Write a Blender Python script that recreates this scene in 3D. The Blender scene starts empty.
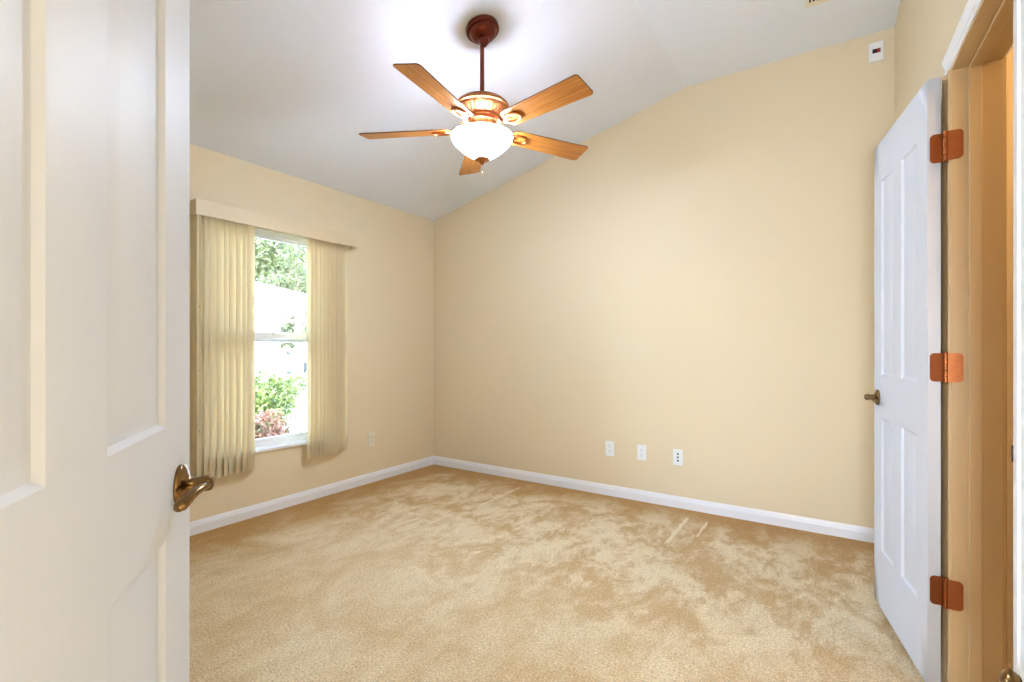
import bpy, bmesh, math, random
from mathutils import Vector, Matrix
random.seed(7)
SC = bpy.context.scene
COL = SC.collection

# ------------------------------------------------------------------ camera
CAM = Vector((3.336, -3.624, 1.172))
YAW = 0.58368531                       # turned to the left of the back wall's normal
cam_data = bpy.data.cameras.new('camera')
cam_data.sensor_width = 36.0
cam_data.lens = 484.29 / 1024 * 36.0
cam_data.shift_y = 6.2 / 1024
cam_data.clip_start = 0.02
cam = bpy.data.objects.new('camera', cam_data)
cam.location = CAM
cam.rotation_euler = (math.radians(90), 0, YAW)
COL.objects.link(cam)
SC.camera = cam

# ------------------------------------------------------------------ sky, sun, exposure
W = bpy.data.worlds.new('sky')
SC.world = W
W.use_nodes = True
wn, wl = W.node_tree.nodes, W.node_tree.links
wn.clear()
wo = wn.new('ShaderNodeOutputWorld')
wb = wn.new('ShaderNodeBackground')
ws = wn.new('ShaderNodeTexSky')
ws.sky_type = 'NISHITA'
ws.sun_disc = False
ws.sun_elevation = math.radians(52)
ws.sun_rotation = math.radians(120)
ws.air_density = 1.0
ws.dust_density = 1.0
wl.new(ws.outputs[0], wb.inputs['Color'])
wb.inputs['Strength'].default_value = 4.9
wl.new(wb.outputs[0], wo.inputs[0])

def add_light(name, kind, loc, energy, color, size=0.1, rot=None):
    d = bpy.data.lights.new(name, kind)
    d.energy = energy
    d.color = color
    if kind == 'POINT':
        d.shadow_soft_size = size
    if kind == 'SUN':
        d.angle = size
    o = bpy.data.objects.new(name, d)
    o.location = loc
    if rot:
        o.rotation_euler = rot
    COL.objects.link(o)
    return o

add_light('sun', 'SUN', (4, -6, 9), 7.0, (1.0, 0.96, 0.88), math.radians(0.6),
          Vector((-0.75, 0.35, -1.05)).to_track_quat('-Z', 'Y').to_euler())
add_light('hall_fill', 'POINT', (3.50, -5.10, 1.05), 185, (0.78, 0.90, 1.12), 0.28)  # unseen fill, added to brighten the upper back wall and ceiling
add_light('closet_bulb', 'POINT', (4.35, -1.75, 2.25), 8, (1.0, 0.66, 0.32), 0.06)

SC.view_settings.view_transform = 'Standard'
SC.view_settings.look = 'None'
SC.view_settings.gamma = 1.0
SC.view_settings.use_curve_mapping = False
SC.view_settings.exposure = 0.53

# ------------------------------------------------------------------ helpers
def srgb(r, g, b):
    f = lambda c: c / 12.92 if c <= 0.04045 else ((c + 0.055) / 1.055) ** 2.4
    return (f(r / 255), f(g / 255), f(b / 255), 1)

def new_mat(name):
    m = bpy.data.materials.new(name)
    m.use_nodes = True
    nt = m.node_tree
    return m, nt, nt.nodes['Principled BSDF']

def mat(name, col, rough=0.5, metal=0.0, bump=None, spec=0.5, var=None, coat=0.0):
    """bump=(scale, strength, distance[, stretch xyz]); var=(scale, amount)"""
    m, nt, p = new_mat(name)
    p.inputs['Base Color'].default_value = col
    p.inputs['Roughness'].default_value = rough
    p.inputs['Metallic'].default_value = metal
    p.inputs['Specular IOR Level'].default_value = spec
    p.inputs['Coat Weight'].default_value = coat
    tc = nt.nodes.new('ShaderNodeTexCoord')
    src = tc.outputs['Object']
    if bump:
        n = nt.nodes.new('ShaderNodeTexNoise')
        n.inputs['Scale'].default_value = bump[0]
        n.inputs['Detail'].default_value = 4
        if len(bump) > 3:
            mp = nt.nodes.new('ShaderNodeMapping')
            mp.inputs['Scale'].default_value = bump[3]
            nt.links.new(src, mp.inputs[0])
            nt.links.new(mp.outputs[0], n.inputs['Vector'])
        else:
            nt.links.new(src, n.inputs['Vector'])
        b = nt.nodes.new('ShaderNodeBump')
        b.inputs['Strength'].default_value = bump[1]
        b.inputs['Distance'].default_value = bump[2]
        nt.links.new(n.outputs['Fac'], b.inputs['Height'])
        nt.links.new(b.outputs[0], p.inputs['Normal'])
    if var:
        n2 = nt.nodes.new('ShaderNodeTexNoise')
        n2.inputs['Scale'].default_value = var[0]
        n2.inputs['Detail'].default_value = 3
        nt.links.new(src, n2.inputs['Vector'])
        mx = nt.nodes.new('ShaderNodeMix')
        mx.data_type = 'RGBA'
        k = var[1]
        mx.inputs[6].default_value = tuple(c * (1 - k) for c in col[:3]) + (1,)
        mx.inputs[7].default_value = tuple(min(1, c * (1 + k)) for c in col[:3]) + (1,)
        nt.links.new(n2.outputs['Fac'], mx.inputs[0])
        nt.links.new(mx.outputs[2], p.inputs['Base Color'])
    return m

class MB:
    def __init__(self):
        self.v, self.f, self.mi = [], [], []
    def _add(self, vs, fs, M=None, mi=0):
        b = len(self.v)
        self.v += [tuple(M @ Vector(p)) if M is not None else tuple(p) for p in vs]
        for q in fs:
            self.f.append(tuple(b + i for i in q))
            self.mi.append(mi)
        return self
    def box(self, a, c, M=None, mi=0):
        x0, y0, z0 = a
        x1, y1, z1 = c
        vs = [(x0, y0, z0), (x1, y0, z0), (x1, y1, z0), (x0, y1, z0), (x0, y0, z1), (x1, y0, z1), (x1, y1, z1), (x0, y1, z1)]
        fs = [(0, 3, 2, 1), (4, 5, 6, 7), (0, 1, 5, 4), (1, 2, 6, 5), (2, 3, 7, 6), (3, 0, 4, 7)]
        return self._add(vs, fs, M, mi)
    def prism(self, poly, axis, a, b, M=None, mi=0, mi_cap=None):
        """poly of 2D points (counter-clockwise), swept along an axis ('x','y','z') from a to b"""
        n = len(poly)
        def pt(p, t):
            if axis == 'x':
                return (t, p[0], p[1])
            if axis == 'y':
                return (p[0], t, p[1])
            return (p[0], p[1], t)
        vs = [pt(p, a) for p in poly] + [pt(p, b) for p in poly]
        self._add(vs, [(i, (i + 1) % n, n + (i + 1) % n, n + i) for i in range(n)], M, mi)
        k = len(self.v) - 2 * n
        self.f += [tuple(k + i for i in reversed(range(n))), tuple(k + n + i for i in range(n))]
        self.mi += [mi if mi_cap is None else mi_cap] * 2
        return self
    def lathe(self, prof, seg=40, M=None, mi=0, cap=True):
        vs, fs = [], []
        n = len(prof)
        for j in range(seg):
            a = 2 * math.pi * j / seg
            for r, z in prof:
                vs.append((max(r, 0.00005) * math.cos(a), max(r, 0.00005) * math.sin(a), z))
        for j in range(seg):
            k = (j + 1) % seg
            for i in range(n - 1):
                fs.append((j * n + i, k * n + i, k * n + i + 1, j * n + i + 1))
        if cap:
            fs.append(tuple(j * n for j in reversed(range(seg))))
            fs.append(tuple(j * n + n - 1 for j in range(seg)))
        return self._add(vs, fs, M, mi)
    def tube(self, path, rad, seg=12, M=None, mi=0, closed=False, flat=1.0):
        path = [Vector(p) for p in path]
        n = len(path)
        if not hasattr(rad, '__len__'):
            rad = [rad] * n
        vs, fs = [], []
        up = None
        for i in range(n):
            if closed:
                t = (path[(i + 1) % n] - path[i - 1]).normalized()
            else:
                t = (path[min(i + 1, n - 1)] - path[max(i - 1, 0)]).normalized()
            if up is None:
                up = t.orthogonal().normalized() if abs(t.z) > 0.9 else Vector((0, 0, 1))
            s = t.cross(up)
            if s.length < 1e-6:
                s = t.orthogonal()
            s.normalize()
            up = s.cross(t).normalized()
            for j in range(seg):
                a = 2 * math.pi * j / seg
                vs.append(path[i] + rad[i] * (math.cos(a) * s + flat * math.sin(a) * up))
        m = n if closed else n - 1
        for i in range(m):
            k = (i + 1) % n
            for j in range(seg):
                l = (j + 1) % seg
                fs.append((i * seg + j, i * seg + l, k * seg + l, k * seg + j))
        if not closed:
            fs.append(tuple(reversed(range(seg))))
            fs.append(tuple((n - 1) * seg + j for j in range(seg)))
        return self._add(vs, fs, M, mi)
    def build(self, name, material, parent=None, smooth=None, bevel=None, loc=None, rot=None):
        me = bpy.data.meshes.new(name)
        me.from_pydata(self.v, [], self.f)
        bm = bmesh.new()
        bm.from_mesh(me)
        bmesh.ops.recalc_face_normals(bm, faces=bm.faces)
        bm.to_mesh(me)
        bm.free()
        ms = material if isinstance(material, (list, tuple)) else [material]
        for m in ms:
            me.materials.append(m)
        if len(ms) > 1:
            for p, i in zip(me.polygons, self.mi):
                p.material_index = i
        if smooth is not None:
            for p in me.polygons:
                p.use_smooth = True
            me.set_sharp_from_angle(angle=math.radians(smooth))
        o = bpy.data.objects.new(name, me)
        COL.objects.link(o)
        if parent is not None:
            o.parent = parent
        if loc is not None:
            o.location = loc
        if rot is not None:
            o.rotation_euler = rot
        if bevel:
            b = o.modifiers.new('bevel', 'BEVEL')
            b.width = bevel
            b.segments = 3
            b.limit_method = 'ANGLE'
        return o

def tag(o, label=None, cat=None, group=None, kind=None):
    for k, v in (('label', label), ('category', cat), ('group', group), ('kind', kind)):
        if v:
            o[k] = v
    return o

def empty(name, label, cat, loc=(0, 0, 0), rot=None, M=None, group=None, kind=None):
    o = bpy.data.objects.new(name, None)
    o.empty_display_size = 0.05
    COL.objects.link(o)
    if M is not None:
        o.matrix_world = M
    else:
        o.location = loc
        if rot:
            o.rotation_euler = rot
    return tag(o, label, cat, group, kind)

def dup(o, parent=None):
    c = o.copy()
    COL.objects.link(c)
    if parent is not None:
        c.parent = parent
    for ch in [x for x in COL.objects if x.parent == o]:
        dup(ch, c)
    return c

def frame_matrix(origin, xdir, zdir=(0, 0, 1)):
    x = Vector(xdir).normalized()
    z = Vector(zdir).normalized()
    y = z.cross(x).normalized()
    M = Matrix((x, y, z)).transposed().to_4x4()
    M.translation = Vector(origin)
    return M

# ------------------------------------------------------------------ materials
wall_m = mat('beige_wall_paint', srgb(230, 213, 180), 0.55, bump=(90, 0.12, 0.004), var=(1.1, 0.015), spec=0.35)
ceil_m = mat('white_ceiling_paint', srgb(236, 241, 250), 0.8, bump=(60, 0.18, 0.005), spec=0.2)
trim_m = mat('white_trim_paint', srgb(238, 240, 244), 0.35, var=(4, 0.01))
jamb_m = mat('jamb_amber_shade', srgb(198, 168, 122), 0.4, bump=(14, 0.06, 0.002, (6, 6, 0.4)))  # tan paints shade and amber closet light into white paint
door_m = mat('white_door_paint', srgb(214, 218, 226), 0.46, spec=0.12, bump=(9, 0.14, 0.003, (14, 14, 0.7)), var=(3, 0.01))
brass_m = mat('antique_brass', srgb(128, 98, 60), 0.22, 1.0, var=(40, 0.2))
bronze_m = mat('copper_bronze_hinge', srgb(160, 96, 56), 0.40, 1.0, var=(60, 0.2))
fan_m = mat('brushed_copper', srgb(188, 122, 76), 0.33, 1.0, var=(18, 0.12))
dark_m = mat('dark_bronze', srgb(112, 58, 46), 0.28, 1.0, var=(25, 0.2))
plastic_m = mat('white_plastic', srgb(240, 241, 240), 0.35, var=(20, 0.01))
cream_plastic_m = mat('cream_plastic', srgb(236, 228, 208), 0.4, var=(20, 0.01))
slot_m = mat('dark_slot', srgb(40, 38, 36), 0.6, var=(30, 0.1))
valance_m = mat('cream_valance', srgb(226, 208, 172), 0.45, bump=(40, 0.05, 0.002), var=(6, 0.02))
vinyl_m = mat('white_vinyl', srgb(242, 243, 244), 0.35, var=(5, 0.01))

def carpet_material():
    m, nt, p = new_mat('gold_cut_pile_carpet')
    N, L = nt.nodes, nt.links
    tc = N.new('ShaderNodeTexCoord')
    src = tc.outputs['Object']
    def noise(scale, detail, dist, rough=0.55, stretch=None):
        n = N.new('ShaderNodeTexNoise')
        n.inputs['Scale'].default_value = scale
        n.inputs['Detail'].default_value = detail
        n.inputs['Distortion'].default_value = dist
        n.inputs['Roughness'].default_value = rough
        if stretch:
            mp = N.new('ShaderNodeMapping')
            mp.inputs['Scale'].default_value = stretch
            mp.inputs['Rotation'].default_value = (0, 0, math.radians(25))
            L.new(src, mp.inputs[0])
            L.new(mp.outputs[0], n.inputs['Vector'])
        else:
            L.new(src, n.inputs['Vector'])
        return n.outputs['Fac']
    def math_(op, a, b=None, c=None, clamp=False):
        n = N.new('ShaderNodeMath')
        n.operation = op
        n.use_clamp = clamp
        for i, x in enumerate((a, b, c)):
            if x is None:
                continue
            if isinstance(x, (int, float)):
                n.inputs[i].default_value = x
            else:
                L.new(x, n.inputs[i])
        return n.outputs[0]
    def ramp(x, a, b):
        n = N.new('ShaderNodeMapRange')
        n.interpolation_type = 'SMOOTHSTEP'
        L.new(x, n.inputs['Value'])
        n.inputs['From Min'].default_value = a
        n.inputs['From Max'].default_value = b
        return n.outputs['Result']
    big = noise(0.9, 4, 1.0)
    mid = noise(3.0, 6, 0.7, 0.66, (1.3, 0.9, 1.0))
    sml = noise(11, 5, 0.5, 0.7, (1.4, 0.8, 1.0))
    grain = noise(190, 2, 0, 0.7)
    grain2 = noise(95, 3, 0.3, 0.7)
    xyz = N.new('ShaderNodeSeparateXYZ')
    L.new(src, xyz.inputs[0])
    X, Y = xyz.outputs[0], xyz.outputs[1]
    # nap brushed mid-room; unworn edges also darkened to paint shade along two walls
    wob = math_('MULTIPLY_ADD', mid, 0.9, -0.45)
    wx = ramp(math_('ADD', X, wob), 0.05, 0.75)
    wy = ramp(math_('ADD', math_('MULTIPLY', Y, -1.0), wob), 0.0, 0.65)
    nap_wall_shade = math_('MULTIPLY', wx, wy)
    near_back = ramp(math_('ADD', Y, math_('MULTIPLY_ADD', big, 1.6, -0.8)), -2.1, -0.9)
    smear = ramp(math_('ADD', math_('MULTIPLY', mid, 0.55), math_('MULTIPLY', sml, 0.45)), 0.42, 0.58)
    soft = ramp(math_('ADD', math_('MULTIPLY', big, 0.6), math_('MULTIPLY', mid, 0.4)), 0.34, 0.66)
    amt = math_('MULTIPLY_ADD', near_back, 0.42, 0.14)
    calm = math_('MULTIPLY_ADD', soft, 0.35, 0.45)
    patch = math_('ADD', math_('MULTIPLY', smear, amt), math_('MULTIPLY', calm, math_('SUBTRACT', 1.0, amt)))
    patch = math_('MULTIPLY', patch, math_('MULTIPLY_ADD', nap_wall_shade, 0.95, 0.05))
    # pressed lines where furniture stood
    def dent(x0, y0, y1, w):
        jx = math_('ADD', X, math_('MULTIPLY_ADD', sml, 0.03, -0.015 - x0))
        near = math_('SUBTRACT', 1.0, ramp(math_('ABSOLUTE', jx), w * 0.4, w))
        iny = math_('MULTIPLY', ramp(Y, y0, y0 + 0.06), math_('SUBTRACT', 1.0, ramp(Y, y1 - 0.06, y1)))
        return math_('MULTIPLY', near, iny)
    d1 = dent(1.16, -0.78, -0.17, 0.015)
    d2 = dent(2.51, -0.72, -0.14, 0.017)
    d3 = dent(2.64, -0.52, -0.17, 0.012)
    dents = math_('ADD', math_('ADD', d1, d2), d3, clamp=True)
    light = math_('ADD', patch, math_('MULTIPLY', dents, 0.7), clamp=True)
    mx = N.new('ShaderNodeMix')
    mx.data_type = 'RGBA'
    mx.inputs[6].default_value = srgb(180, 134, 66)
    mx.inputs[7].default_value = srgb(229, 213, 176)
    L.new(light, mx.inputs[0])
    hs = N.new('ShaderNodeHueSaturation')
    L.new(mx.outputs[2], hs.inputs['Color'])
    g = math_('ADD', math_('MULTIPLY', grain, 0.5), math_('MULTIPLY', grain2, 0.5))
    L.new(math_('MULTIPLY_ADD', g, 2.4, -0.2), hs.inputs['Value'])
    L.new(hs.outputs[0], p.inputs['Base Color'])
    p.inputs['Roughness'].default_value = 0.95
    p.inputs['Specular IOR Level'].default_value = 0.1
    p.inputs['Sheen Weight'].default_value = 0.2
    p.inputs['Sheen Roughness'].default_value = 0.45
    b = N.new('ShaderNodeBump')
    b.inputs['Strength'].default_value = 0.6
    b.inputs['Distance'].default_value = 0.012
    hgt = math_('ADD', math_('MULTIPLY', grain, 0.4), math_('ADD', math_('MULTIPLY', grain2, 0.6), math_('MULTIPLY', sml, 0.8)))
    hgt = math_('SUBTRACT', hgt, math_('MULTIPLY', dents, 0.9))
    L.new(hgt, b.inputs['Height'])
    L.new(b.outputs[0], p.inputs['Normal'])
    return m
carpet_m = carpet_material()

def wood_material():
    m, nt, p = new_mat('honey_oak_blade')
    N, L = nt.nodes, nt.links
    tc = N.new('ShaderNodeTexCoord')
    mp = N.new('ShaderNodeMapping')
    mp.inputs['Scale'].default_value = (2.2, 42, 10)
    L.new(tc.outputs['Object'], mp.inputs[0])
    n = N.new('ShaderNodeTexNoise')
    n.inputs['Scale'].default_value = 1.6
    n.inputs['Detail'].default_value = 6
    n.inputs['Distortion'].default_value = 0.5
    L.new(mp.outputs[0], n.inputs['Vector'])
    r = N.new('ShaderNodeValToRGB')
    r.color_ramp.elements[0].position = 0.3
    r.color_ramp.elements[0].color = srgb(158, 88, 26)
    r.color_ramp.elements[1].position = 0.7
    r.color_ramp.elements[1].color = srgb(208, 138, 56)
    L.new(n.outputs['Fac'], r.inputs[0])
    L.new(r.outputs[0], p.inputs['Base Color'])
    p.inputs['Roughness'].default_value = 0.38
    return m
wood_m = wood_material()
wood_edge_m = mat('dark_blade_edge', srgb(96, 54, 24), 0.5, var=(20, 0.1))

def slat_material():
    m, nt, p = new_mat('cream_vinyl_slat')
    N, L = nt.nodes, nt.links
    p.inputs['Base Color'].default_value = srgb(236, 222, 188)
    p.inputs['Roughness'].default_value = 0.5
    tr = N.new('ShaderNodeBsdfTranslucent')
    tr.inputs['Color'].default_value = srgb(240, 228, 202)
    n = N.new('ShaderNodeTexNoise')
    n.inputs['Scale'].default_value = 30
    tc = N.new('ShaderNodeTexCoord')
    L.new(tc.outputs['Object'], n.inputs['Vector'])
    b = N.new('ShaderNodeBump')
    b.inputs['Strength'].default_value = 0.05
    L.new(n.outputs['Fac'], b.inputs['Height'])
    L.new(b.outputs[0], p.inputs['Normal'])
    mx = N.new('ShaderNodeMixShader')
    mx.inputs[0].default_value = 0.42
    L.new(p.outputs[0], mx.inputs[1])
    L.new(tr.outputs[0], mx.inputs[2])
    L.new(mx.outputs[0], N['Material Output'].inputs['Surface'])
    return m
slat_m = slat_material()

def glass_material():
    m, nt, p = new_mat('window_glass')
    N, L = nt.nodes, nt.links
    N.remove(p)
    t = N.new('ShaderNodeBsdfTransparent')
    t.inputs['Color'].default_value = (0.97, 0.985, 0.98, 1)
    g = N.new('ShaderNodeBsdfGlossy')
    g.inputs['Roughness'].default_value = 0.02
    f = N.new('ShaderNodeFresnel')
    f.inputs['IOR'].default_value = 1.45
    mx = N.new('ShaderNodeMixShader')
    L.new(f.outputs[0], mx.inputs[0])
    L.new(t.outputs[0], mx.inputs[1])
    L.new(g.outputs[0], mx.inputs[2])
    L.new(mx.outputs[0], N['Material Output'].inputs['Surface'])
    return m
glass_m = glass_material()

def glow_material(name, col, strength):
    m, nt, p = new_mat(name)
    p.inputs['Base Color'].default_value = (0.9, 0.88, 0.84, 1)
    p.inputs['Roughness'].default_value = 0.3
    p.inputs['Emission Color'].default_value = col
    p.inputs['Emission Strength'].default_value = strength
    return m
bowl_m = glow_material('lit_frosted_glass', (0.75, 0.89, 1.14, 1), 78.0)

def leaf_material(name, a, b):
    m, nt, p = new_mat(name)
    N, L = nt.nodes, nt.links
    tc = N.new('ShaderNodeTexCoord')
    n = N.new('ShaderNodeTexNoise')
    n.inputs['Scale'].default_value = 6
    n.inputs['Detail'].default_value = 4
    L.new(tc.outputs['Object'], n.inputs['Vector'])
    r = N.new('ShaderNodeValToRGB')
    r.color_ramp.elements[0].position = 0.38
    r.color_ramp.elements[0].color = a
    r.color_ramp.elements[1].position = 0.62
    r.color_ramp.elements[1].color = b
    L.new(n.outputs['Fac'], r.inputs[0])
    L.new(r.outputs[0], p.inputs['Base Color'])
    p.inputs['Roughness'].default_value = 0.5
    tr = N.new('ShaderNodeBsdfTranslucent')
    L.new(r.outputs[0], tr.inputs['Color'])
    mx = N.new('ShaderNodeMixShader')
    mx.inputs[0].default_value = 0.35
    L.new(p.outputs[0], mx.inputs[1])
    L.new(tr.outputs[0], mx.inputs[2])
    L.new(mx.outputs[0], N['Material Output'].inputs['Surface'])
    return m

# ------------------------------------------------------------------ room shell
H1, XK, HF = 2.44, 2.455, 3.058           # low side of the vault, its fold, the flat part
RX, RSL = 3.645, 0.013                    # right wall: where it meets the back wall, how far it is off square
Mr = Matrix.Identity(4)
_l = Vector((RSL, -1, 0)).normalized()
_d = Vector((1, RSL, 0)).normalized()
Mr = Matrix((_l, _d, Vector((0, 0, 1)))).transposed().to_4x4()
Mr.translation = Vector((RX, 0, 0))       # local: x along the wall towards the camera, y into the wall, z up

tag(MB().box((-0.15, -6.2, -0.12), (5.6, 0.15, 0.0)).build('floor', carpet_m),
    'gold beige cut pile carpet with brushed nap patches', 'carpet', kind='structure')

# ceiling: a slope rising from the window wall, then level
prof = [(-0.15, H1 - 0.15 * 0.2517), (XK, HF), (3.85, HF), (3.85, HF + 0.12), (XK - 0.02, HF + 0.12), (-0.15, H1 + 0.09)]
tag(MB().prism(prof, 'y', -3.85, 0.15).build('ceiling', ceil_m), 'white vaulted ceiling, sloped then level', 'ceiling', kind='structure')

WY0, WY1, WZ0, WZ1 = -2.175, -1.06, 0.455, 2.02      # window opening
wl_ = MB()
wl_.box((-0.15, -3.85, -0.1), (0, 0.0, WZ0)).box((-0.15, -3.85, WZ1), (0, 0.0, H1))
wl_.box((-0.15, -3.85, WZ0), (0, WY0, WZ1)).box((-0.15, WY1, WZ0), (0, 0.0, WZ1))
tag(wl_.build('wall_left', wall_m), 'beige wall with the window', 'wall', kind='structure')
tag(MB().prism([(-0.15, -0.1), (3.8, -0.1), (3.8, HF), (XK, HF), (-0.15, H1 - 0.15 * 0.2517)], 'y', 0.0, 0.15).build('wall_back', wall_m),
    'beige wall under the vault with three wall plates', 'wall', kind='structure')

L0, L1, HZ = 1.515, 2.148, 2.075          # closet doorway in the right wall
WT = 0.118
wr = MB()
wr.box((-0.0, 0, -0.1), (L0 - 0.018, WT, HF), Mr).box((L1 + 0.018, 0, -0.1), (3.155, WT, HF), Mr).box((L0 - 0.018, 0, HZ + 0.018), (L1 + 0.018, WT, HF), Mr)
tag(wr.build('wall_right', wall_m), 'pale beige wall with the closet doorway', 'wall', kind='structure')

# near wall and the angled corner with the entry doorway (beside and behind the camera)
tag(MB().box((-0.15, -3.85, -0.1), (3.005, -3.70, HF + 0.1)).build('wall_near', wall_m), 'beige wall behind the white entry door', 'wall', kind='structure')
dd = Vector((0.764, 0.645, 0)).normalized()
Md = frame_matrix((3.03, -3.66, 0), dd)
tag(MB().box((-0.10, -0.115, 2.085), (0.92, 0.0, HF + 0.1), Md).box((-0.10, -0.115, -0.1), (-0.012, 0.0, 2.085), Md).build('wall_entry', wall_m),
    'angled beige wall over the entry doorway', 'wall', kind='structure')
# hall outside the entry and closet behind the right wall
hl = MB()
hl.box((2.9, -3.97, 2.4), (4.0, -3.852, 3.25)).box((3.852, -3.86, 2.4), (3.97, -2.95, 3.25))
hl.box((2.5, -6.2, -0.1), (2.62, -3.85, 2.5)).box((2.5, -6.32, -0.1), (5.6, -6.2, 2.5)).box((5.5, -6.2, -0.1), (5.62, -3.1, 2.5)).box((3.85, -3.14, -0.1), (5.5, -3.02, 2.5))
tag(hl.build('wall_hall', wall_m), 'beige walls of the hall outside the entry door', 'wall', kind='structure')
tag(MB().box((2.5, -6.32, 2.5), (5.62, -3.87, 2.6)).box((3.86, -3.87, 2.5), (5.62, -3.02, 2.6)).build('ceiling_hall', ceil_m), 'white ceiling of the hall', 'ceiling', kind='structure')
cl = MB()
cl.box((3.80, -1.10, -0.1), (5.2, -1.0, 2.5)).box((5.1, -3.0, -0.1), (5.2, -1.1, 2.5)).box((3.83, -3.0, -0.1), (5.1, -2.9, 2.5))
closet_m = mat('closet_wall_paint', srgb(233, 214, 175), 0.55, bump=(90, 0.12, 0.004), spec=0.35)
tag(cl.build('wall_closet', closet_m), 'beige closet wall seen through the doorway, lit amber', 'wall', kind='structure')
tag(MB().box((3.80, -3.0, 2.5), (5.2, -1.0, 2.6)).build('ceiling_closet', ceil_m), 'closet ceiling', 'ceiling', kind='structure')

# baseboards
BB = [(0, 0), (0.013, 0), (0.013, 0.052), (0.0105, 0.060), (0.0085, 0.070), (0.0055, 0.077), (0.004, 0.083), (0, 0.083)]
tag(MB().prism(BB, 'y', -3.70, 0.0).build('baseboard_left', trim_m), 'white moulded baseboard under the window', 'baseboard', kind='structure')
tag(MB().prism([(-a, b) for a, b in BB][::-1], 'x', 0.0, RX).build('baseboard_back', trim_m), 'white moulded baseboard below the three wall plates', 'baseboard', kind='structure')
tag(MB().prism([(-a, b) for a, b in BB][::-1], 'x', 0.0, L0 - 0.075, Mr).build('baseboard_right', trim_m), 'white moulded baseboard behind the closet door', 'baseboard', kind='structure')
tag(MB().prism([(a - 3.70, b) for a, b in BB], 'x', 0.014, 2.95).build('baseboard_near', trim_m), 'white moulded baseboard behind the entry door', 'baseboard', kind='structure')

# closet door frame: jambs, stops, casing, strike plate
fr = empty('trim_1', 'white cased door frame around the closet doorway', 'door frame', M=Mr, kind='structure')
J0, J1 = -0.004, WT + 0.002
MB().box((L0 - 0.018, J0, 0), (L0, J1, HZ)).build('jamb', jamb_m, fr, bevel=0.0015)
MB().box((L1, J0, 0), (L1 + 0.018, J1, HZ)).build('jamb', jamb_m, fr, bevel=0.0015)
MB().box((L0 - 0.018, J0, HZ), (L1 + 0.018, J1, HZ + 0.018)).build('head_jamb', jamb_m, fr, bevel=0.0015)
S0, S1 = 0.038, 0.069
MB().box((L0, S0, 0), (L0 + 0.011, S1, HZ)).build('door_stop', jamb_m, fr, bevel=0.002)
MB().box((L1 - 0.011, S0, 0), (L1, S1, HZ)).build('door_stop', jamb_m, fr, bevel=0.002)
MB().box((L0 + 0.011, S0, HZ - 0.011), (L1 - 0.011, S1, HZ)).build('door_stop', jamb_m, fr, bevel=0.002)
CW, RV = 0.057, 0.005
# casing profile across its width (0 = inner edge): thickness into the room
CP = [(0, 0), (0, 0.008), (0.006, 0.011), (0.016, 0.011), (0.022, 0.008), (0.034, 0.012), (0.046, 0.017), (0.055, 0.017), (0.057, 0.012), (0.057, 0)]
def casing(side, sgn):
    """side casings and head on one face of the wall; sgn -1 = room face (y<0)"""
    y0 = 0.0 if sgn < 0 else WT
    top = HZ + RV
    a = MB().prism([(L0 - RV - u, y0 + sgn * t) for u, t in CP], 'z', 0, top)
    a.build('casing', jamb_m, fr, smooth=30)  # white casing in the jamb's tan, painting in its shade beside the door
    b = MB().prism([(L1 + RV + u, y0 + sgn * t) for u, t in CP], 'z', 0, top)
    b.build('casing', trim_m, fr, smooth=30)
    if sgn < 0:
        MB().box((L1 + RV + CW, -0.013, 0), (L1 + 0.215, 0, top + CW)).build('plinth_board', trim_m, fr, bevel=0.002)
    c = MB().prism([(y0 + sgn * t, top + u) for u, t in CP], 'x', L0 - RV - CW, L1 + RV + CW)
    c.build('head_casing', trim_m, fr, smooth=30)
casing('room', -1)
casing('closet', 1)
sp = MB().box((L1 - 0.0016, -0.006, 0.91), (L1 + 0.0, 0.034, 0.985))
sp.prism([(L1 - 0.001 + 0.0055 * math.cos(t * math.pi / 10), 0.941 + 0.018 * math.sin(t * math.pi / 10)) for t in range(20)], 'y', -0.0105, -0.0045)
tag(sp.build('strike_plate', mat('dark_strike', srgb(58, 40, 28), 0.4, 0.9, var=(30, 0.1)), fr, smooth=40), 'dark bronze strike plate')

# ------------------------------------------------------------------ panelled doors
def door_leaf(w, h, th, panels):
    mb = MB()
    xs = sorted({0, w} | {p[0] for p in panels} | {p[1] for p in panels})
    zs = sorted({0, h} | {p[2] for p in panels} | {p[3] for p in panels})
    rings = [(0, 0), (0.004, 0.001), (0.011, 0.008), (0.016, 0.0095), (0.022, 0.0095), (0.044, 0.003), (0.050, 0.002)]
    for s in (1, -1):
        yo = s * th / 2
        for i in range(len(xs) - 1):
            for j in range(len(zs) - 1):
                x0, x1, z0, z1 = xs[i], xs[i + 1], zs[j], zs[j + 1]
                if (x0, x1, z0, z1) in [tuple(p) for p in panels]:
                    vs, fs = [], []
                    for o, d in rings:
                        y = yo - s * d
                        vs += [(x0 + o, y, z0 + o), (x1 - o, y, z0 + o), (x1 - o, y, z1 - o), (x0 + o, y, z1 - o)]
                    for k in range(len(rings) - 1):
                        for q in range(4):
                            r = (q + 1) % 4
                            fs.append((k * 4 + q, k * 4 + r, k * 4 + 4 + r, k * 4 + 4 + q))
                    k = len(rings) - 1
                    fs.append((k * 4, k * 4 + 1, k * 4 + 2, k * 4 + 3))
                    mb._add(vs, fs)
                else:
                    mb._add([(x0, yo, z0), (x1, yo, z0), (x1, yo, z1), (x0, yo, z1)], [(0, 1, 2, 3)])
    for (a, b) in (((0, 0), (w, 0)), ((w, 0), (w, h)), ((w, h), (0, h)), ((0, h), (0, 0))):
        mb._add([(a[0], -th / 2, a[1]), (b[0], -th / 2, b[1]), (b[0], th / 2, b[1]), (a[0], th / 2, a[1])], [(0, 1, 2, 3)])
    # weld
    return mb

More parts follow.
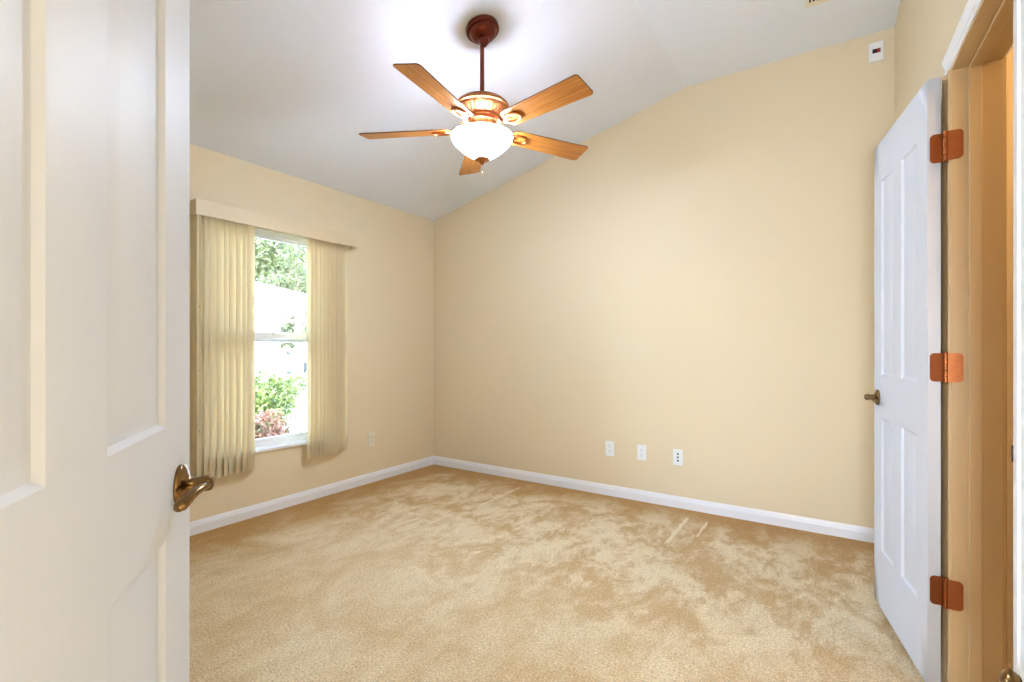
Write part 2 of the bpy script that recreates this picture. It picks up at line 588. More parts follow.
def weld(o):
    bm = bmesh.new()
    bm.from_mesh(o.data)
    bmesh.ops.remove_doubles(bm, verts=bm.verts, dist=1e-5)
    bmesh.ops.recalc_face_normals(bm, faces=bm.faces)
    bm.to_mesh(o.data)
    bm.free()

def lever_handle(parent, x, z, yface, s):
    """rosette, neck and a drooping lever that points to the hinge side; s = which face"""
    h = MB()
    R = Matrix.Translation((x, yface, z)) @ Matrix.Rotation(-s * math.pi / 2, 4, 'X')
    h.lathe([(0.0345, 0), (0.0350, 0.003), (0.0335, 0.0065), (0.027, 0.0095), (0.018, 0.012), (0.0125, 0.015), (0.011, 0.020), (0.0110, 0.028), (0.0125, 0.033), (0.0135, 0.040), (0.0125, 0.047), (0.008, 0.050), (0, 0.051)], 36, R)
    ho = h.build('door_handle', brass_m, parent, smooth=50)
    pts = []
    for t in range(15):
        u = t / 14
        a = -0.004 - 0.084 * u
        o = 0.040 + 0.003 * math.sin(math.pi * min(u * 1.6, 1)) - 0.021 * u ** 1.8
        zz = -0.002 + 0.006 * math.sin(u * math.pi * 0.9) - 0.016 * u ** 2
        pts.append((x + a, yface + s * o, z + zz))
    rad = [0.0095 - 0.0035 * math.sin(math.pi * min(1, i / 9)) * 0.6 + (0.0012 if i > 10 else 0) for i in range(15)]
    rad[-1] = 0.006
    MB().tube(pts, rad, 14, flat=0.8).build('lever', brass_m, ho, smooth=60)
    return ho

# entry door, standing open at the left of the camera
TH = 0.035
face_pt = Vector((2.370, -3.216, 0))
e_dir = Vector((-0.8097, 0.5869, 0))         # hinge -> free edge
nvis = Vector((0.5869, 0.8097, 0))
W1 = 0.812
org = face_pt - e_dir * W1 - nvis * (TH / 2)
Mleft = frame_matrix(org + Vector((0, 0, 0.022)), e_dir)
door1 = empty('door_1', 'open white panelled entry door beside the camera, with brass lever', 'door', M=Mleft, kind='structure')
zlow, zlock, zup, ztop = 0.262, 0.853, 1.021, 1.875
ST, PW, MU = 0.129, 0.2165, 0.121
cols1 = [(W1 - ST - PW, W1 - ST), (W1 - ST - PW - MU - PW, W1 - ST - PW - MU)]
pan1 = [(a, b, c, d) for a, b in cols1 for c, d in ((zlow, zlock), (zup, ztop))]
o = door_leaf(W1, 2.03, TH, pan1).build('door_leaf', door_m, door1, smooth=25)
weld(o)
lever_handle(door1, W1 - 0.0635, 0.918, -TH / 2, -1)
lever_handle(door1, W1 - 0.0635, 0.918, TH / 2, 1)

# closet door, folded back against the right wall
A = Vector((3.603, -1.505, 0))
d2 = Vector((-0.168, 0.986, 0)).normalized()
n2 = Vector((-0.986, -0.168, 0)).normalized()
W2 = 0.632
Mright = frame_matrix(A - n2 * (TH / 2) + Vector((0, 0, 0.038)), d2)
door2 = empty('door_2', 'white panelled closet door folded back against the right wall, on three bronze hinges', 'door', M=Mright, kind='structure')
st, pw = 0.100, 0.172
pan2 = [(a, b, c, d) for a, b in ((st, st + pw), (W2 - st - pw, W2 - st)) for c, d in ((0.245, 0.830), (1.008, 1.862))]
o = door_leaf(W2, 2.03, TH, pan2).build('door_leaf', door_m, door2, smooth=25)
weld(o)
lever_handle(door2, W2 - 0.060, 0.912, TH / 2, 1)
lever_handle(door2, W2 - 0.060, 0.912, -TH / 2, -1)

def rounded(w0, w1, h0, h1, r):
    """rectangle with its two corners at w1 rounded"""
    pts = [(w0, h0)]
    for k in range(7):
        a = -math.pi / 2 + k / 6 * math.pi / 2
        pts.append((w1 - r + r * math.cos(a), h0 + r + r * math.sin(a)))
    for k in range(7):
        a = k / 6 * math.pi / 2
        pts.append((w1 - r + r * math.cos(a), h1 - r + r * math.sin(a)))
    pts.append((w0, h1))
    return pts
inv2 = Mright.inverted()
pin_w = Mr @ Vector((L0 - 0.004, -0.0165, 0))
for zc in (1.832, 1.105, 0.364):
    hn = bpy.data.objects.new('hinge', None)
    hn.empty_display_size = 0.02
    COL.objects.link(hn)
    hn.parent = door2
    tag(hn, 'bronze hinge with rounded leaves')
    hh = 0.0475
    # leaf on the door's edge (x = 0 face of the door; from the back face towards the visible face)
    pl = MB().prism([(y, z) for y, z in rounded(-TH / 2 - 0.004, TH / 2 - 0.006, zc - hh - 0.038, zc + hh - 0.038, 0.013)], 'x', -0.0022, 0.0)
    for q in (-0.030, 0.0, 0.030):
        pl.lathe([(0.0038, 0), (0.0036, 0.0008), (0, 0.001)], 12, Matrix.Translation((-0.0022, (0.002 if q else -0.006), zc - 0.038 + q)) @ Matrix.Rotation(-math.pi / 2, 4, 'Y'))
    pl.build('hinge_leaf', bronze_m, hn, smooth=40)
    # leaf on the jamb, built in the frame's own coordinates
    T = inv2 @ Mr
    jl = MB().prism(rounded(-0.012, 0.026, zc - hh, zc + hh, 0.013), 'x', L0, L0 + 0.0022, T)
    for q in (-0.030, 0.0, 0.030):
        jl.lathe([(0.0038, 0), (0.0036, 0.0008), (0, 0.001)], 12, T @ Matrix.Translation((L0 + 0.0022, (0.014 if q else 0.006), zc + q)) @ Matrix.Rotation(math.pi / 2, 4, 'Y'))
    jl.build('hinge_leaf', bronze_m, hn, smooth=40)
    pv = inv2 @ pin_w
    kn = MB()
    for k in range(5):
        z0 = zc - hh - 0.038 + k * 2 * hh / 5
        kn.lathe([(0.0052, 0.0004), (0.0062, 0.0012), (0.0062, 2 * hh / 5 - 0.0012), (0.0052, 2 * hh / 5 - 0.0004)], 16, Matrix.Translation((pv.x, pv.y, z0)))
    for zz, sg in ((zc + hh - 0.038, 1), (zc - hh - 0.038, -1)):
        kn.lathe([(0.0066, 0), (0.0068, sg * 0.002), (0.004, sg * 0.004), (0, sg * 0.0045)], 16, Matrix.Translation((pv.x, pv.y, zz)))
    kn.build('hinge_pin', bronze_m, hn, smooth=40)

# brass bumper by the near casing
bp = Mr @ Matrix.Translation((2.318, -0.013, 0.520)) @ Matrix.Rotation(math.pi / 2, 4, 'X')
bump_o = empty('door_bumper', 'brass knob shaped door bumper on the near casing of the closet doorway', 'door stop', M=bp)
MB().lathe([(0.034, 0), (0.034, 0.004), (0.026, 0.008), (0.012, 0.012), (0.011, 0.022)], 28).build('rosette', brass_m, bump_o, smooth=40)
MB().lathe([(0.010, 0.022), (0.024, 0.026), (0.030, 0.036), (0.026, 0.047), (0.012, 0.053), (0, 0.054)], 28).build('knob', brass_m, bump_o, smooth=60)

# ------------------------------------------------------------------ window
win = empty('window_1', 'white single hung window half hidden by the vertical blind', 'window', (0, 0, 0), kind='structure')
fb = MB()
fx0, fx1 = -0.135, -0.075
fb.box((fx0, WY0, WZ0), (fx1, WY0 + 0.04, WZ1)).box((fx0, WY1 - 0.04, WZ0), (fx1, WY1, WZ1))
fb.box((fx0, WY0 + 0.04, WZ1 - 0.04), (fx1, WY1 - 0.04, WZ1)).box((fx0, WY0 + 0.04, WZ0), (fx1, WY1 - 0.04, WZ0 + 0.028))
fb.build('window_frame', vinyl_m, win, bevel=0.002)
def sash(name, x0, x1, z0, z1, rb, rt):
    s = MB()
    y0, y1 = WY0 + 0.04, WY1 - 0.04
    s.box((x0, y0, z0), (x1, y0 + 0.034, z1)).box((x0, y1 - 0.034, z0), (x1, y1, z1))
    s.box((x0, y0 + 0.034, z0), (x1, y1 - 0.034, z0 + rb)).box((x0, y0 + 0.034, z1 - rt), (x1, y1 - 0.034, z1))
    so = s.build(name, vinyl_m, win, bevel=0.0015)
    g = MB().box(((x0 + x1) / 2 - 0.002, y0 + 0.030, z0 + rb - 0.004), ((x0 + x1) / 2 + 0.002, y1 - 0.030, z1 - rt + 0.004))
    g.build('glass_pane', glass_m, so)
    return so
sash('upper_sash', -0.128, -0.106, 1.208, WZ1 - 0.04, 0.056, 0.02)
lo = sash('lower_sash', -0.104, -0.082, WZ0 + 0.028, 1.284, 0.032, 0.056)
MB().box((-0.082, -1.63, 1.262), (-0.070, -1.57, 1.280)).tube([(-0.072, -1.60, 1.280), (-0.072, -1.60, 1.290), (-0.066, -1.575, 1.292)], 0.005, 8).build('sash_lock', vinyl_m, lo, smooth=40)
MB().box((fx1, WY0, WZ0 - 0.0), (0.0, WY1, WZ0 + 0.004)).box((0.0, WY0 - 0.02, WZ0 - 0.016), (0.020, WY1 + 0.02, WZ0 + 0.004)).build('window_sill', vinyl_m, win, bevel=0.003)

# ------------------------------------------------------------------ vertical blind
VB = empty('vertical_blind', 'cream vertical blind with boxed valance, slats drawn to both sides of the window', 'blind', (0.05, -1.62, 2.0))
def rel(p):
    return (p[0] - 0.05, p[1] + 1.62, p[2] - 2.0)
VZ0, VZ1, VY0, VY1, VX = 1.985, 2.082, -2.221, -1.005, 0.100
v = MB()
v.box(rel((VX - 0.006, VY0, VZ0)), rel((VX, VY1, VZ1)))
v.box(rel((0.0, VY0, VZ0)), rel((VX - 0.006, VY0 + 0.006, VZ1))).box(rel((0.0, VY1 - 0.006, VZ0)), rel((VX - 0.006, VY1, VZ1)))
v.box(rel((0.0, VY0 + 0.006, VZ1 - 0.006)), rel((VX - 0.006, VY1 - 0.006, VZ1)))
val = v.build('valance', valance_m, VB, bevel=0.0025)
MB().tube([rel((VX + 0.001, VY1 - 0.03, VZ0 + 0.002)), rel((VX + 0.004, VY1 - 0.03, VZ0 - 0.012)), rel((VX - 0.004, VY1 - 0.03, VZ0 - 0.016))], 0.004, 10).build('valance_clip', plastic_m, val, smooth=60)
MB().box(rel((0.030, VY0 + 0.02, 2.015)), rel((0.070, VY1 - 0.02, 2.050))).build('headrail', vinyl_m, VB, bevel=0.003)
# one slat: a shallow arc in plan, hung from a carrier
SZ1 = 2.012 - 2.0
def slat_mesh(length):
    w, dep, t = 0.089, 0.009, 0.0012
    n = 8
    out, inn = [], []
    for i in range(n + 1):
        u = i / n * 2 - 1
        out.append((dep * (1 - u * u) - dep / 2, u * w / 2))
        inn.append((dep * (1 - u * u) - dep / 2 - t, u * w / 2))
    poly = out + inn[::-1]
    return MB().prism(poly, 'z', SZ1 - length, SZ1)
slat0 = slat_mesh(1.672).build('slat', slat_m, VB, smooth=30)
# plan angle 0 = flat to the wall
slots = []
slots.append((-2.207, 87, 0.0))
for k in range(9):
    slots.append((-2.168 + 0.0395 * k, 37 + 6 * math.sin(k * 2.1), 0.0 + 0.004 * ((k * 7) % 3 - 1)))
for k in range(9):
    slots.append((-1.415 + 0.0375 * k, (34, 33, 31, 34, 29, 23, 15, 8, 4)[k], 0.006 * ((k * 5) % 3 - 1) + (0.016 if k > 6 else 0)))
for i, (y, ang, dz) in enumerate(slots):
    s = slat0 if i == 0 else dup(slat0, VB)
    s.location = (0.0, y + 1.62, dz)
    s.rotation_euler = (0, 0, math.radians(ang))
ch = MB()
for y, x in ((-2.200, 0.099), (-2.196, 0.097)):
    ch.tube([rel((x, y, 2.0)), rel((x, y, 1.2)), rel((x, y, 0.62))], 0.0012, 6)
for z in (1.42, 1.03, 0.66):
    ch.lathe([(0, -0.006), (0.005, -0.003), (0.005, 0.003), (0, 0.006)], 10, Matrix.Translation(rel((0.099, -2.200, z))))
ch.tube([rel((0.099, -2.200, 0.62)), rel((0.098, -2.198, 0.61)), rel((0.097, -2.196, 0.62))], 0.0012, 6)
tag(ch.build('pull_cord', mat('tan_cord', srgb(190, 172, 132), 0.6, var=(30, 0.1)), VB, smooth=60), 'thin cord with small dark beads')

# ------------------------------------------------------------------ wall plates
def face_matrix(origin, normal):
    """local x to the right seen from the room, y up, z out of the wall"""
    n = Vector(normal).normalized()
    up = Vector((0, 0, 1))
    x = up.cross(n).normalized()
    M = Matrix((x, up, n)).transposed().to_4x4()
    M.translation = Vector(origin)
    return M
def plate(mb, w=0.070, h=0.115, t=0.006):
    return mb.prism([(-w / 2, -h / 2), (w / 2, -h / 2), (w / 2, h / 2), (-w / 2, h / 2)], 'z', 0, t)
def oval(w, h, n=24):
    pts = []
    for i in range(n):
        a = 2 * math.pi * i / n
        c, s = math.cos(a), math.sin(a)
        pts.append((w / 2 * math.copysign(abs(c) ** 0.55, c), h / 2 * math.copysign(abs(s) ** 0.7, s)))
    return pts
def duplex(loc, normal, label, m, group):
    r = empty('outlet', label, 'outlet', M=face_matrix(loc, normal), group=group)
    plate(MB()).lathe([(0.0035, 0.006), (0.003, 0.0072), (0, 0.0075)], 14).build('faceplate', m, r, bevel=0.002)
    for s in (-1, 1):
        q = MB().prism([(x, y + s * 0.0195) for x, y in oval(0.034, 0.030)], 'z', 0.006, 0.0085)
        rc = q.build('receptacle', m, r, smooth=30)
        k = MB()
        for sx, hh in ((-0.0065, 0.0042), (0.0065, 0.0034)):
            k.box((sx - 0.0011, s * 0.0195 + 0.003 - hh, 0.0084), (sx + 0.0011, s * 0.0195 + 0.003 + hh, 0.0089))
        k.lathe([(0.0024, 0.0084), (0.0024, 0.0089)], 12, Matrix.Translation((0, s * 0.0195 - 0.0085, 0)))
        tag(k.build('slot', slot_m, rc), 'dark socket slots')
    return r
duplex((0, -0.792, 0.373), (1, 0, 0), 'cream outlet on the window wall, between the blind and the corner', cream_plastic_m, 'wall plates near the floor')
duplex((1.872, 0, 0.371), (0, -1, 0), 'white duplex outlet on the back wall, nearest the window corner of the three plates', plastic_m, 'wall plates near the floor')
duplex((2.130, 0, 0.370), (0, -1, 0), 'white duplex outlet on the back wall, middle of the three plates', plastic_m, 'wall plates near the floor')
jk = empty('jack_plate', 'white wall plate with three dark jacks in a column, beside the two outlets', 'wall plate', M=face_matrix((2.398, 0, 0.368), (0, -1, 0)), group='wall plates near the floor')
plate(MB()).build('faceplate', plastic_m, jk, bevel=0.002)
for y in (0.024, 0.0, -0.024):
    j = MB().prism([(x, yy + y) for x, yy in oval(0.019, 0.018)], 'z', 0.006, 0.0072).build('jack', plastic_m, jk)
    tag(MB().box((-0.0062, y - 0.0062, 0.0071), (0.0062, y + 0.0062, 0.0077)).build('port', slot_m, j), 'dark jack opening')

# small plate with a dark red window high by the corner
al = empty('wall_sensor', 'small white wall sensor with dark red window, high on the back wall', 'sensor', M=face_matrix((3.557, 0, 2.938), (0, -1, 0)))
plate(MB(), 0.072, 0.115, 0.013).build('housing', plastic_m, al, bevel=0.0035)
wm, nt_, p_ = new_mat('dark_red_lens')
n_ = nt_.nodes.new('ShaderNodeTexGradient')
tc_ = nt_.nodes.new('ShaderNodeTexCoord')
r_ = nt_.nodes.new('ShaderNodeValToRGB')
nt_.links.new(tc_.outputs['Generated'], n_.inputs[0])
nt_.links.new(n_.outputs['Fac'], r_.inputs[0])
r_.color_ramp.elements[0].color = srgb(48, 8, 10)
r_.color_ramp.elements[1].color = srgb(150, 40, 42)
r_.color_ramp.elements[0].position = 0.4
r_.color_ramp.elements[1].position = 0.7
nt_.links.new(r_.outputs[0], p_.inputs['Base Color'])
p_.inputs['Roughness'].default_value = 0.2
tag(MB().box((-0.018, -0.009, 0.0128), (0.021, 0.016, 0.0145)).build('lens', wm, al, bevel=0.001), 'dark red rectangular lens')

# ceiling vent, cut by the top of the picture
vt = empty('ceiling_vent', 'cream ceiling vent with dark slots at the top edge, near the sensor', 'vent', (3.277, -0.64, HF))
fw, fl = 0.125, 0.31
f = MB()
ix, iy = fw / 2 - 0.018, fl / 2 - 0.03
f.box((-fw / 2, -fl / 2, -0.008), (-ix, fl / 2, 0)).box((ix, -fl / 2, -0.008), (fw / 2, fl / 2, 0))
f.box((-ix, -fl / 2, -0.008), (ix, -iy, 0)).box((-ix, iy, -0.008), (ix, fl / 2, 0))
f.build('vent_frame', cream_plastic_m, vt, bevel=0.002)
MB().box((-ix, -iy, -0.0012), (ix, iy, -0.0002)).build('duct', slot_m, vt)
for k in range(5):
    x = -ix + 2 * ix * (k + 0.5) / 5
    MB().box((-0.0042, -iy, -0.0008), (0.0042, iy, 0.0008), Matrix.Translation((x + 0.004, 0, -0.005)) @ Matrix.Rotation(math.radians(28), 4, 'Y')).build('vane', cream_plastic_m, vt)

# ------------------------------------------------------------------ ceiling fan
FX, FY = 1.770, -1.544
FZ = H1 + 0.2517 * FX
fan = empty('ceiling_fan', 'copper ceiling fan with five oak blades and lit glass bowl under the sloped ceiling', 'ceiling fan', (FX, FY, FZ))
def fz(z):
    return z - FZ
slope_down = Vector((0.2517, 0, -1)).normalized()
Mc = frame_matrix((0, 0, 0), Vector((0, 1, 0)), slope_down)
can = MB().lathe([(0.086, -0.004), (0.089, 0.004), (0.089, 0.020), (0.086, 0.025), (0.074, 0.026), (0.072, 0.030), (0.069, 0.042), (0.060, 0.053), (0.047, 0.061), (0.040, 0.063), (0.039, 0.067), (0.033, 0.070), (0.026, 0.070)], 44, Mc)
can_o = can.build('canopy', dark_m, fan, smooth=35)
tag(MB().lathe([(0.0, fz(2.845)), (0.022, fz(2.838)), (0.030, fz(2.820)), (0.028, fz(2.802)), (0.018, fz(2.790)), (0.013, fz(2.782))], 28, Matrix.Translation((0.012, 0, 0))).build('hanger_ball', dark_m, can_o, smooth=60), 'dark hanger ball')
MB().lathe([(0.0115, fz(2.815)), (0.0115, fz(2.49))], 20).build('downrod', dark_m, fan, smooth=60)
mh = MB().lathe([(0.014, 2.536), (0.030, 2.535), (0.034, 2.530), (0.064, 2.526), (0.100, 2.516), (0.127, 2.501), (0.141, 2.485), (0.146, 2.473), (0.144, 2.464), (0.136, 2.460), (0.133, 2.456), (0.136, 2.451), (0.130, 2.443), (0.117, 2.430), (0.104, 2.416), (0.096, 2.406), (0.094, 2.400), (0.102, 2.396), (0.105, 2.390), (0.102, 2.380), (0.080, 2.376)], 56, Matrix.Translation((0, 0, -FZ)))
for k in range(30):
    a = 2 * math.pi * k / 30
    mh.tube([(0.1255 * math.cos(a), 0.1255 * math.sin(a), fz(2.441)), (0.1145 * math.cos(a), 0.1145 * math.sin(a), fz(2.427)), (0.101 * math.cos(a), 0.101 * math.sin(a), fz(2.409))], 0.0045, 8)
mh.v = [(x, y, fz(2.374) + (z - fz(2.374)) * 0.84) for x, y, z in mh.v]
mh.build('motor_housing', fan_m, fan, smooth=40)
MB().lathe([(0.080, 2.377), (0.072, 2.366), (0.070, 2.340), (0.080, 2.330), (0.126, 2.318), (0.139, 2.312), (0.139, 2.303), (0.060, 2.298)], 44, Matrix.Translation((0, 0, -FZ))).build('light_fitter', fan_m, fan, smooth=40)
# the bowl: a thin shell of frosted glass
out = [(0.156, 2.305), (0.163, 2.301), (0.164, 2.294), (0.156, 2.276), (0.134, 2.251), (0.104, 2.224), (0.074, 2.202), (0.050, 2.189), (0.028, 2.180), (0.006, 2.178)]
inn = [(r - 0.004 if r > 0.01 else r, z + 0.004) for r, z in out[::-1]]
MB().lathe(out + inn[:-1] + [(0.151, 2.305)], 48, Matrix.Translation((0, 0, -FZ)), cap=False).build('light_bowl', bowl_m, fan, smooth=60)
fi = MB().lathe([(0.0, 2.186), (0.034, 2.186), (0.042, 2.180), (0.038, 2.174), (0.018, 2.170), (0.010, 2.165), (0.0115, 2.158), (0.007, 2.152), (0.0, 2.149)], 28, Matrix.Translation((0, 0, -FZ))).build('finial', fan_m, fan, smooth=50)
pc = MB().tube([(0.012, -0.012, fz(2.176)), (0.012, -0.012, fz(2.105))], 0.0011, 6)
pc.lathe([(0, fz(2.108)), (0.003, fz(2.104)), (0.0035, fz(2.094)), (0, fz(2.090))], 10, Matrix.Translation((0.012, -0.012, 0)))
pc.build('pull_chain', fan_m, fi, smooth=60)

# blades
BZ, BR, BP = 2.338, 0.667, math.radians(-12.74)
def blade_outline():
    pts = []
    r0, r1 = 0.175, BR
    w0, w1 = 0.116, 0.142
    rc0, rc1 = 0.030, 0.018
    def corner(cx, cy, a0, rr):
        for k in range(7):
            a = a0 + k / 6 * math.pi / 2
            pts.append((cx + rr * math.cos(a), cy + rr * math.sin(a)))
    corner(r1 - rc1, -w1 / 2 + rc1, -math.pi / 2, rc1)
    corner(r1 - rc1, w1 / 2 - rc1, 0, rc1)
    corner(r0 + rc0, w0 / 2 - rc0, math.pi / 2, rc0)
    corner(r0 + rc0, -w0 / 2 + rc0, math.pi, rc0)
    return pts
Rp = Matrix.Rotation(BP, 4, 'X')
bl = MB().prism(blade_outline(), 'z', -0.0028, 0.0028, Rp, mi=1, mi_cap=0)
blade0 = bl.build('blade', [wood_m, wood_edge_m], fan, smooth=30)
ir = MB()
# arm from the flywheel out and down to the blade, then an open oval bracket under it
ir.tube([(0.088, 0, 0.042), (0.108, 0, 0.040), (0.128, 0, 0.022), (0.150, 0, 0.000), (0.172, 0, -0.008)], [0.013, 0.011, 0.010, 0.011, 0.012], 12, flat=0.45)
ring = []
for k in range(28):
    a = 2 * math.pi * k / 28
    ring.append((0.222 + 0.052 * math.cos(a), 0.030 * math.sin(a) * (1 + 0.25 * math.cos(a)), -0.008))
ir.tube(ring, 0.0062, 8, Rp, closed=True)
ir.tube([(0.172, 0, -0.008), (0.200, 0, -0.0065), (0.228, 0, -0.006)], [0.010, 0.008, 0.0], 10, Rp, flat=0.4)
for q in ((0.262, 0.0), (0.196, 0.029), (0.196, -0.029)):
    ir.lathe([(0.0, -0.0125), (0.005, -0.0115), (0.0062, -0.009), (0.0062, -0.0028)], 12, Rp @ Matrix.Translation((q[0], q[1], 0)))
iron0 = ir.build('blade_iron', fan_m, blade0, smooth=50)
A0 = math.radians(-9.52)
for k in range(5):
    b = blade0 if k == 0 else dup(blade0, fan)
    b.location = (0, 0, BZ - FZ)
    b.rotation_euler = (0, 0, A0 + k * 2 * math.pi / 5)

# ------------------------------------------------------------------ outside the window
GZ = -0.15
lawn_m = mat('lawn', srgb(92, 98, 70), 0.9, bump=(40, 0.6, 0.05), var=(2.5, 0.25))
drive_m = mat('pale_concrete', srgb(206, 200, 192), 0.85, bump=(30, 0.3, 0.01), var=(1.2, 0.06))
stucco_m = mat('white_stucco', srgb(240, 238, 234), 0.8, bump=(50, 0.3, 0.01), var=(3, 0.02))
roof_m = mat('pale_shingle', srgb(186, 182, 180), 0.85, bump=(12, 0.5, 0.03, (1, 1, 4)), var=(8, 0.08))
bark_m = mat('grey_brown_bark', srgb(128, 112, 100), 0.9, bump=(18, 0.6, 0.03, (3, 3, 0.6)), var=(6, 0.2))
tag(MB().box((-60, -40, GZ - 0.2), (-0.16, 60, GZ)).build('ground', lawn_m), 'lawn outside the window', 'lawn', kind='structure')
tag(MB().prism([(-3.0, 0.25), (-2.6, 3.2), (-9.6, 8.6), (-15.5, 10.4), (-16.6, 7.6), (-8.0, 4.4), (-5.0, 1.2)], 'z', GZ, GZ + 0.02).build('driveway', drive_m), 'pale concrete driveway beyond the shrub', 'driveway', kind='structure')

house = empty('neighbor_house', 'white stucco house with pale hip roof outside the window', 'house', (-9.2, 3.9, GZ))
def hb(*pts):
    return [(p[0] + 9.2, p[1] - 3.9, p[2] - GZ) for p in pts]
m = MB()
a, b = hb((-17.2, -6.5, GZ), (-9.2, 3.9, 2.50))
m.box(a, b)
m.build('house_wall', stucco_m, house)
ez = 2.46
OV = 0.55
x0, x1, y0, y1 = -17.2 - OV, -9.2 + OV, -6.5 - OV, 3.9 + OV
half = (x1 - x0) / 2
rz = ez + 0.13 + half * 0.36
v_ = hb((x0, y0, ez + 0.13), (x1, y0, ez + 0.13), (x1, y1, ez + 0.13), (x0, y1, ez + 0.13), ((x0 + x1) / 2, y0 + half, rz), ((x0 + x1) / 2, y1 - half, rz))
r = MB()
r._add(v_, [(0, 1, 4), (1, 2, 5, 4), (2, 3, 5), (3, 0, 4, 5), (3, 2, 1, 0)])
r.build('house_roof', roof_m, house)
a, b = hb((x0, y0, ez), (x1, y1, ez + 0.128))
MB().box(a, b).build('eave_board', stucco_m, house, bevel=0.01)

def leaves(mb, centers, n, size, rnd, shell=0.55, mi=0):
    tot = sum(c[1][0] * c[1][1] * c[1][2] for c in centers) ** 1.0
    for c, rad in centers:
        k = max(20, int(n * rad[0] * rad[1] * rad[2] / tot))
        for _ in range(k):
            while True:
                q = Vector((rnd.uniform(-1, 1), rnd.uniform(-1, 1), rnd.uniform(-1, 1)))
                if 0.05 < q.length <= 1:
                    break
            q = q.normalized() * (shell + (1 - shell) * rnd.random() ** 0.7)
            p = Vector((c[0] + q.x * rad[0], c[1] + q.y * rad[1], c[2] + q.z * rad[2]))
            s = size * rnd.uniform(0.65, 1.3)
            ax = Vector((rnd.gauss(0, 1), rnd.gauss(0, 1), rnd.gauss(0.2, 0.8))).normalized()
            sd = ax.orthogonal().normalized()
            sd.rotate(Matrix.Rotation(rnd.uniform(0, 6.28), 3, ax))
            nn = ax.cross(sd)
            mb._add([p - ax * s, p + sd * s * 0.38 - nn * s * 0.1, p + ax * s, p - sd * s * 0.38 - nn * s * 0.1, p], [(0, 1, 4), (1, 2, 4), (2, 3, 4), (3, 0, 4)], mi=mi)

def shrub(label, base, cl_, n, size, m, seed):
    rnd = random.Random(seed)
    o_ = empty('shrub', label, 'shrub', base)
    mb = MB()
    leaves(mb, [((c[0] - base[0], c[1] - base[1], c[2] - base[2]), r_) for c, r_ in cl_], n, size, rnd, 0.35)
    mb.build('foliage', m, o_)
    st_ = MB()
    for c, r_ in cl_:
        st_.tube([(0, 0, 0), ((c[0] - base[0]) * 0.5, (c[1] - base[1]) * 0.5, (c[2] - base[2]) * 0.6), (c[0] - base[0], c[1] - base[1], c[2] - base[2])], [0.018, 0.012, 0.006], 7)
    st_.build('stem', bark_m, o_, smooth=60)
    return o_
green_m = leaf_material('green_leaf', srgb(58, 74, 30), srgb(104, 116, 54))
red_m = leaf_material('mottled_leaf', srgb(74, 74, 40), srgb(130, 84, 70))
tree_m = leaf_material('tree_leaf', srgb(60, 68, 40), srgb(98, 106, 66))
shrub('rounded green shrub just outside the window', (-3.0, 0.22, GZ), [((-3.0, -0.05, 0.45), (0.42, 0.42, 0.42)), ((-3.04, 0.20, 0.52), (0.27, 0.27, 0.25)), ((-3.3, 0.60, 0.63), (0.27, 0.27, 0.15)), ((-2.7, -0.35, 0.40), (0.36, 0.36, 0.40))], 6500, 0.036, green_m, 3)
shrub('low shrub with reddish mottled leaves below the green one', (-1.95, -0.55, GZ), [((-1.95, -0.60, 0.24), (0.22, 0.22, 0.24)), ((-2.0, -0.43, 0.14), (0.16, 0.16, 0.18)), ((-2.05, -0.86, 0.18), (0.22, 0.22, 0.24))], 1800, 0.034, red_m, 5)

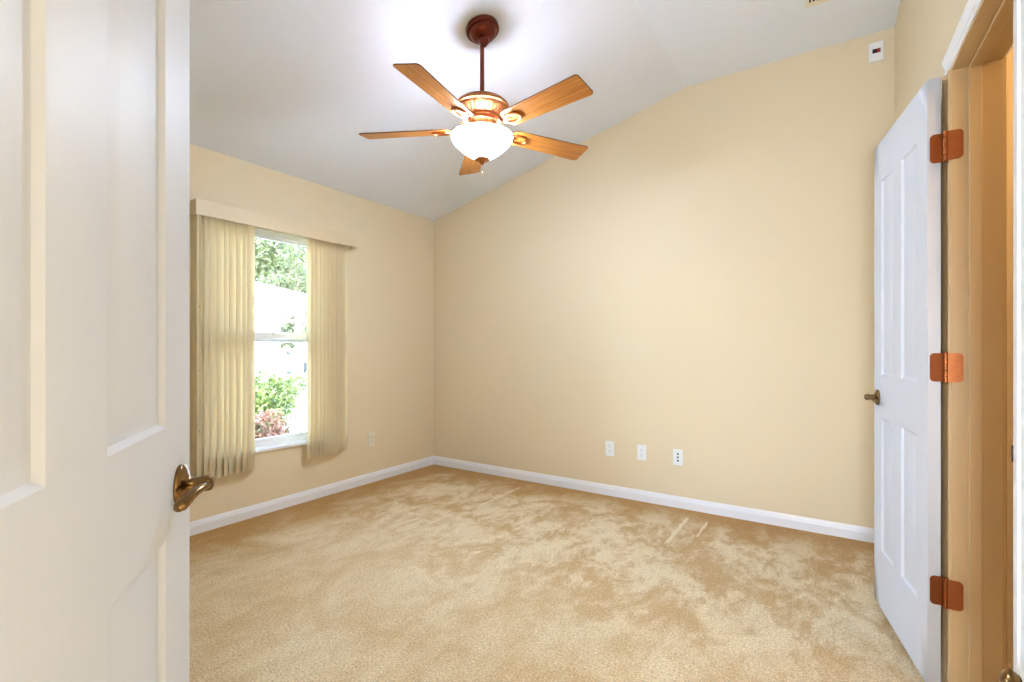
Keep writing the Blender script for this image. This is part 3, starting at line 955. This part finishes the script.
def tree(label, base, h, spread, n, size, seed, lean=0.0, low=0.5):
    rnd = random.Random(seed)
    o_ = empty('tree', label, 'tree', base, group='trees outside the window')
    tr = MB()
    top = Vector((lean, 0, h * 0.62))
    tr.tube([(0, 0, 0), top * 0.35 + Vector((0.06, 0, 0)), top * 0.7, top], [0.20, 0.16, 0.13, 0.09], 10)
    cs = []
    for k in range(11):
        a = k * 2.4 + rnd.uniform(-0.3, 0.3)
        rr = spread * rnd.uniform(0.35, 0.95)
        zz = h * rnd.uniform(low, 0.95)
        c = Vector((lean + rr * math.cos(a), rr * math.sin(a), zz))
        st0 = top * rnd.uniform(0.5, 0.95)
        mid = (st0 + c) / 2 + Vector((0, 0, 0.15))
        tr.tube([st0, mid, c], [0.07, 0.045, 0.02], 7)
        cs.append((tuple(c), (spread * 0.42, spread * 0.42, spread * 0.34)))
    tr.build('trunk', bark_m, o_, smooth=60)
    mb = MB()
    leaves(mb, cs, n, size, rnd, 0.3)
    mb.build('foliage', tree_m, o_)
    return o_
tree('light green tree rising behind the white house roof', (-17.25, 8.8, GZ), 7.4, 2.6, 6000, 0.15, 11, low=0.55)
tree('open branching tree beside the white house', (-14.6, 7.9, GZ), 5.6, 1.7, 4200, 0.10, 12, low=0.25)
tree('tall pale tree farthest beyond the driveway', (-21.0, 16.0, GZ), 8.5, 3.2, 5000, 0.2, 13, low=0.2)
tree('broad tree at the far edge of the lawn', (-33.5, 16.5, GZ), 10.5, 4.2, 5000, 0.24, 14, low=0.15)

# parked car, a sliver of it in view
car = empty('car', 'white car parked beyond the driveway, seen at the window edge', 'car', (-20.68, 10.28, GZ), rot=(0, 0, math.radians(60)))
white_car = mat('white_car_paint', srgb(236, 237, 238), 0.2, coat=0.5, var=(2, 0.01))
tire_m = mat('tire_rubber', srgb(42, 42, 44), 0.8, var=(10, 0.1))
gl_m = mat('tinted_glass', srgb(52, 60, 66), 0.08, var=(3, 0.1))
side = [(-2.2, 0.28), (2.2, 0.28), (2.25, 0.55), (2.15, 0.78), (1.2, 0.90), (0.65, 1.32), (-0.75, 1.36), (-1.45, 0.98), (-2.15, 0.92), (-2.25, 0.6)]
MB().prism(side, 'y', -0.85, 0.85).build('car_body', white_car, car, smooth=40, bevel=0.06)
for yy in (-0.862, 0.85):
    MB().prism([(-1.3, 0.96), (1.02, 0.94), (0.58, 1.27), (-0.7, 1.30)], 'y', yy, yy + 0.012).build('side_window', gl_m, car)
for xx in (-1.4, 1.4):
    for yy in (-0.80, 0.80):
        w_ = MB().lathe([(0.0, -0.1), (0.2, -0.1), (0.31, -0.09), (0.33, -0.06), (0.33, 0.06), (0.31, 0.09), (0.2, 0.1), (0.0, 0.1)], 24, Matrix.Translation((xx, yy, 0.33)) @ Matrix.Rotation(math.pi / 2, 4, 'X'))
        w_.build('wheel', tire_m, car, smooth=40)
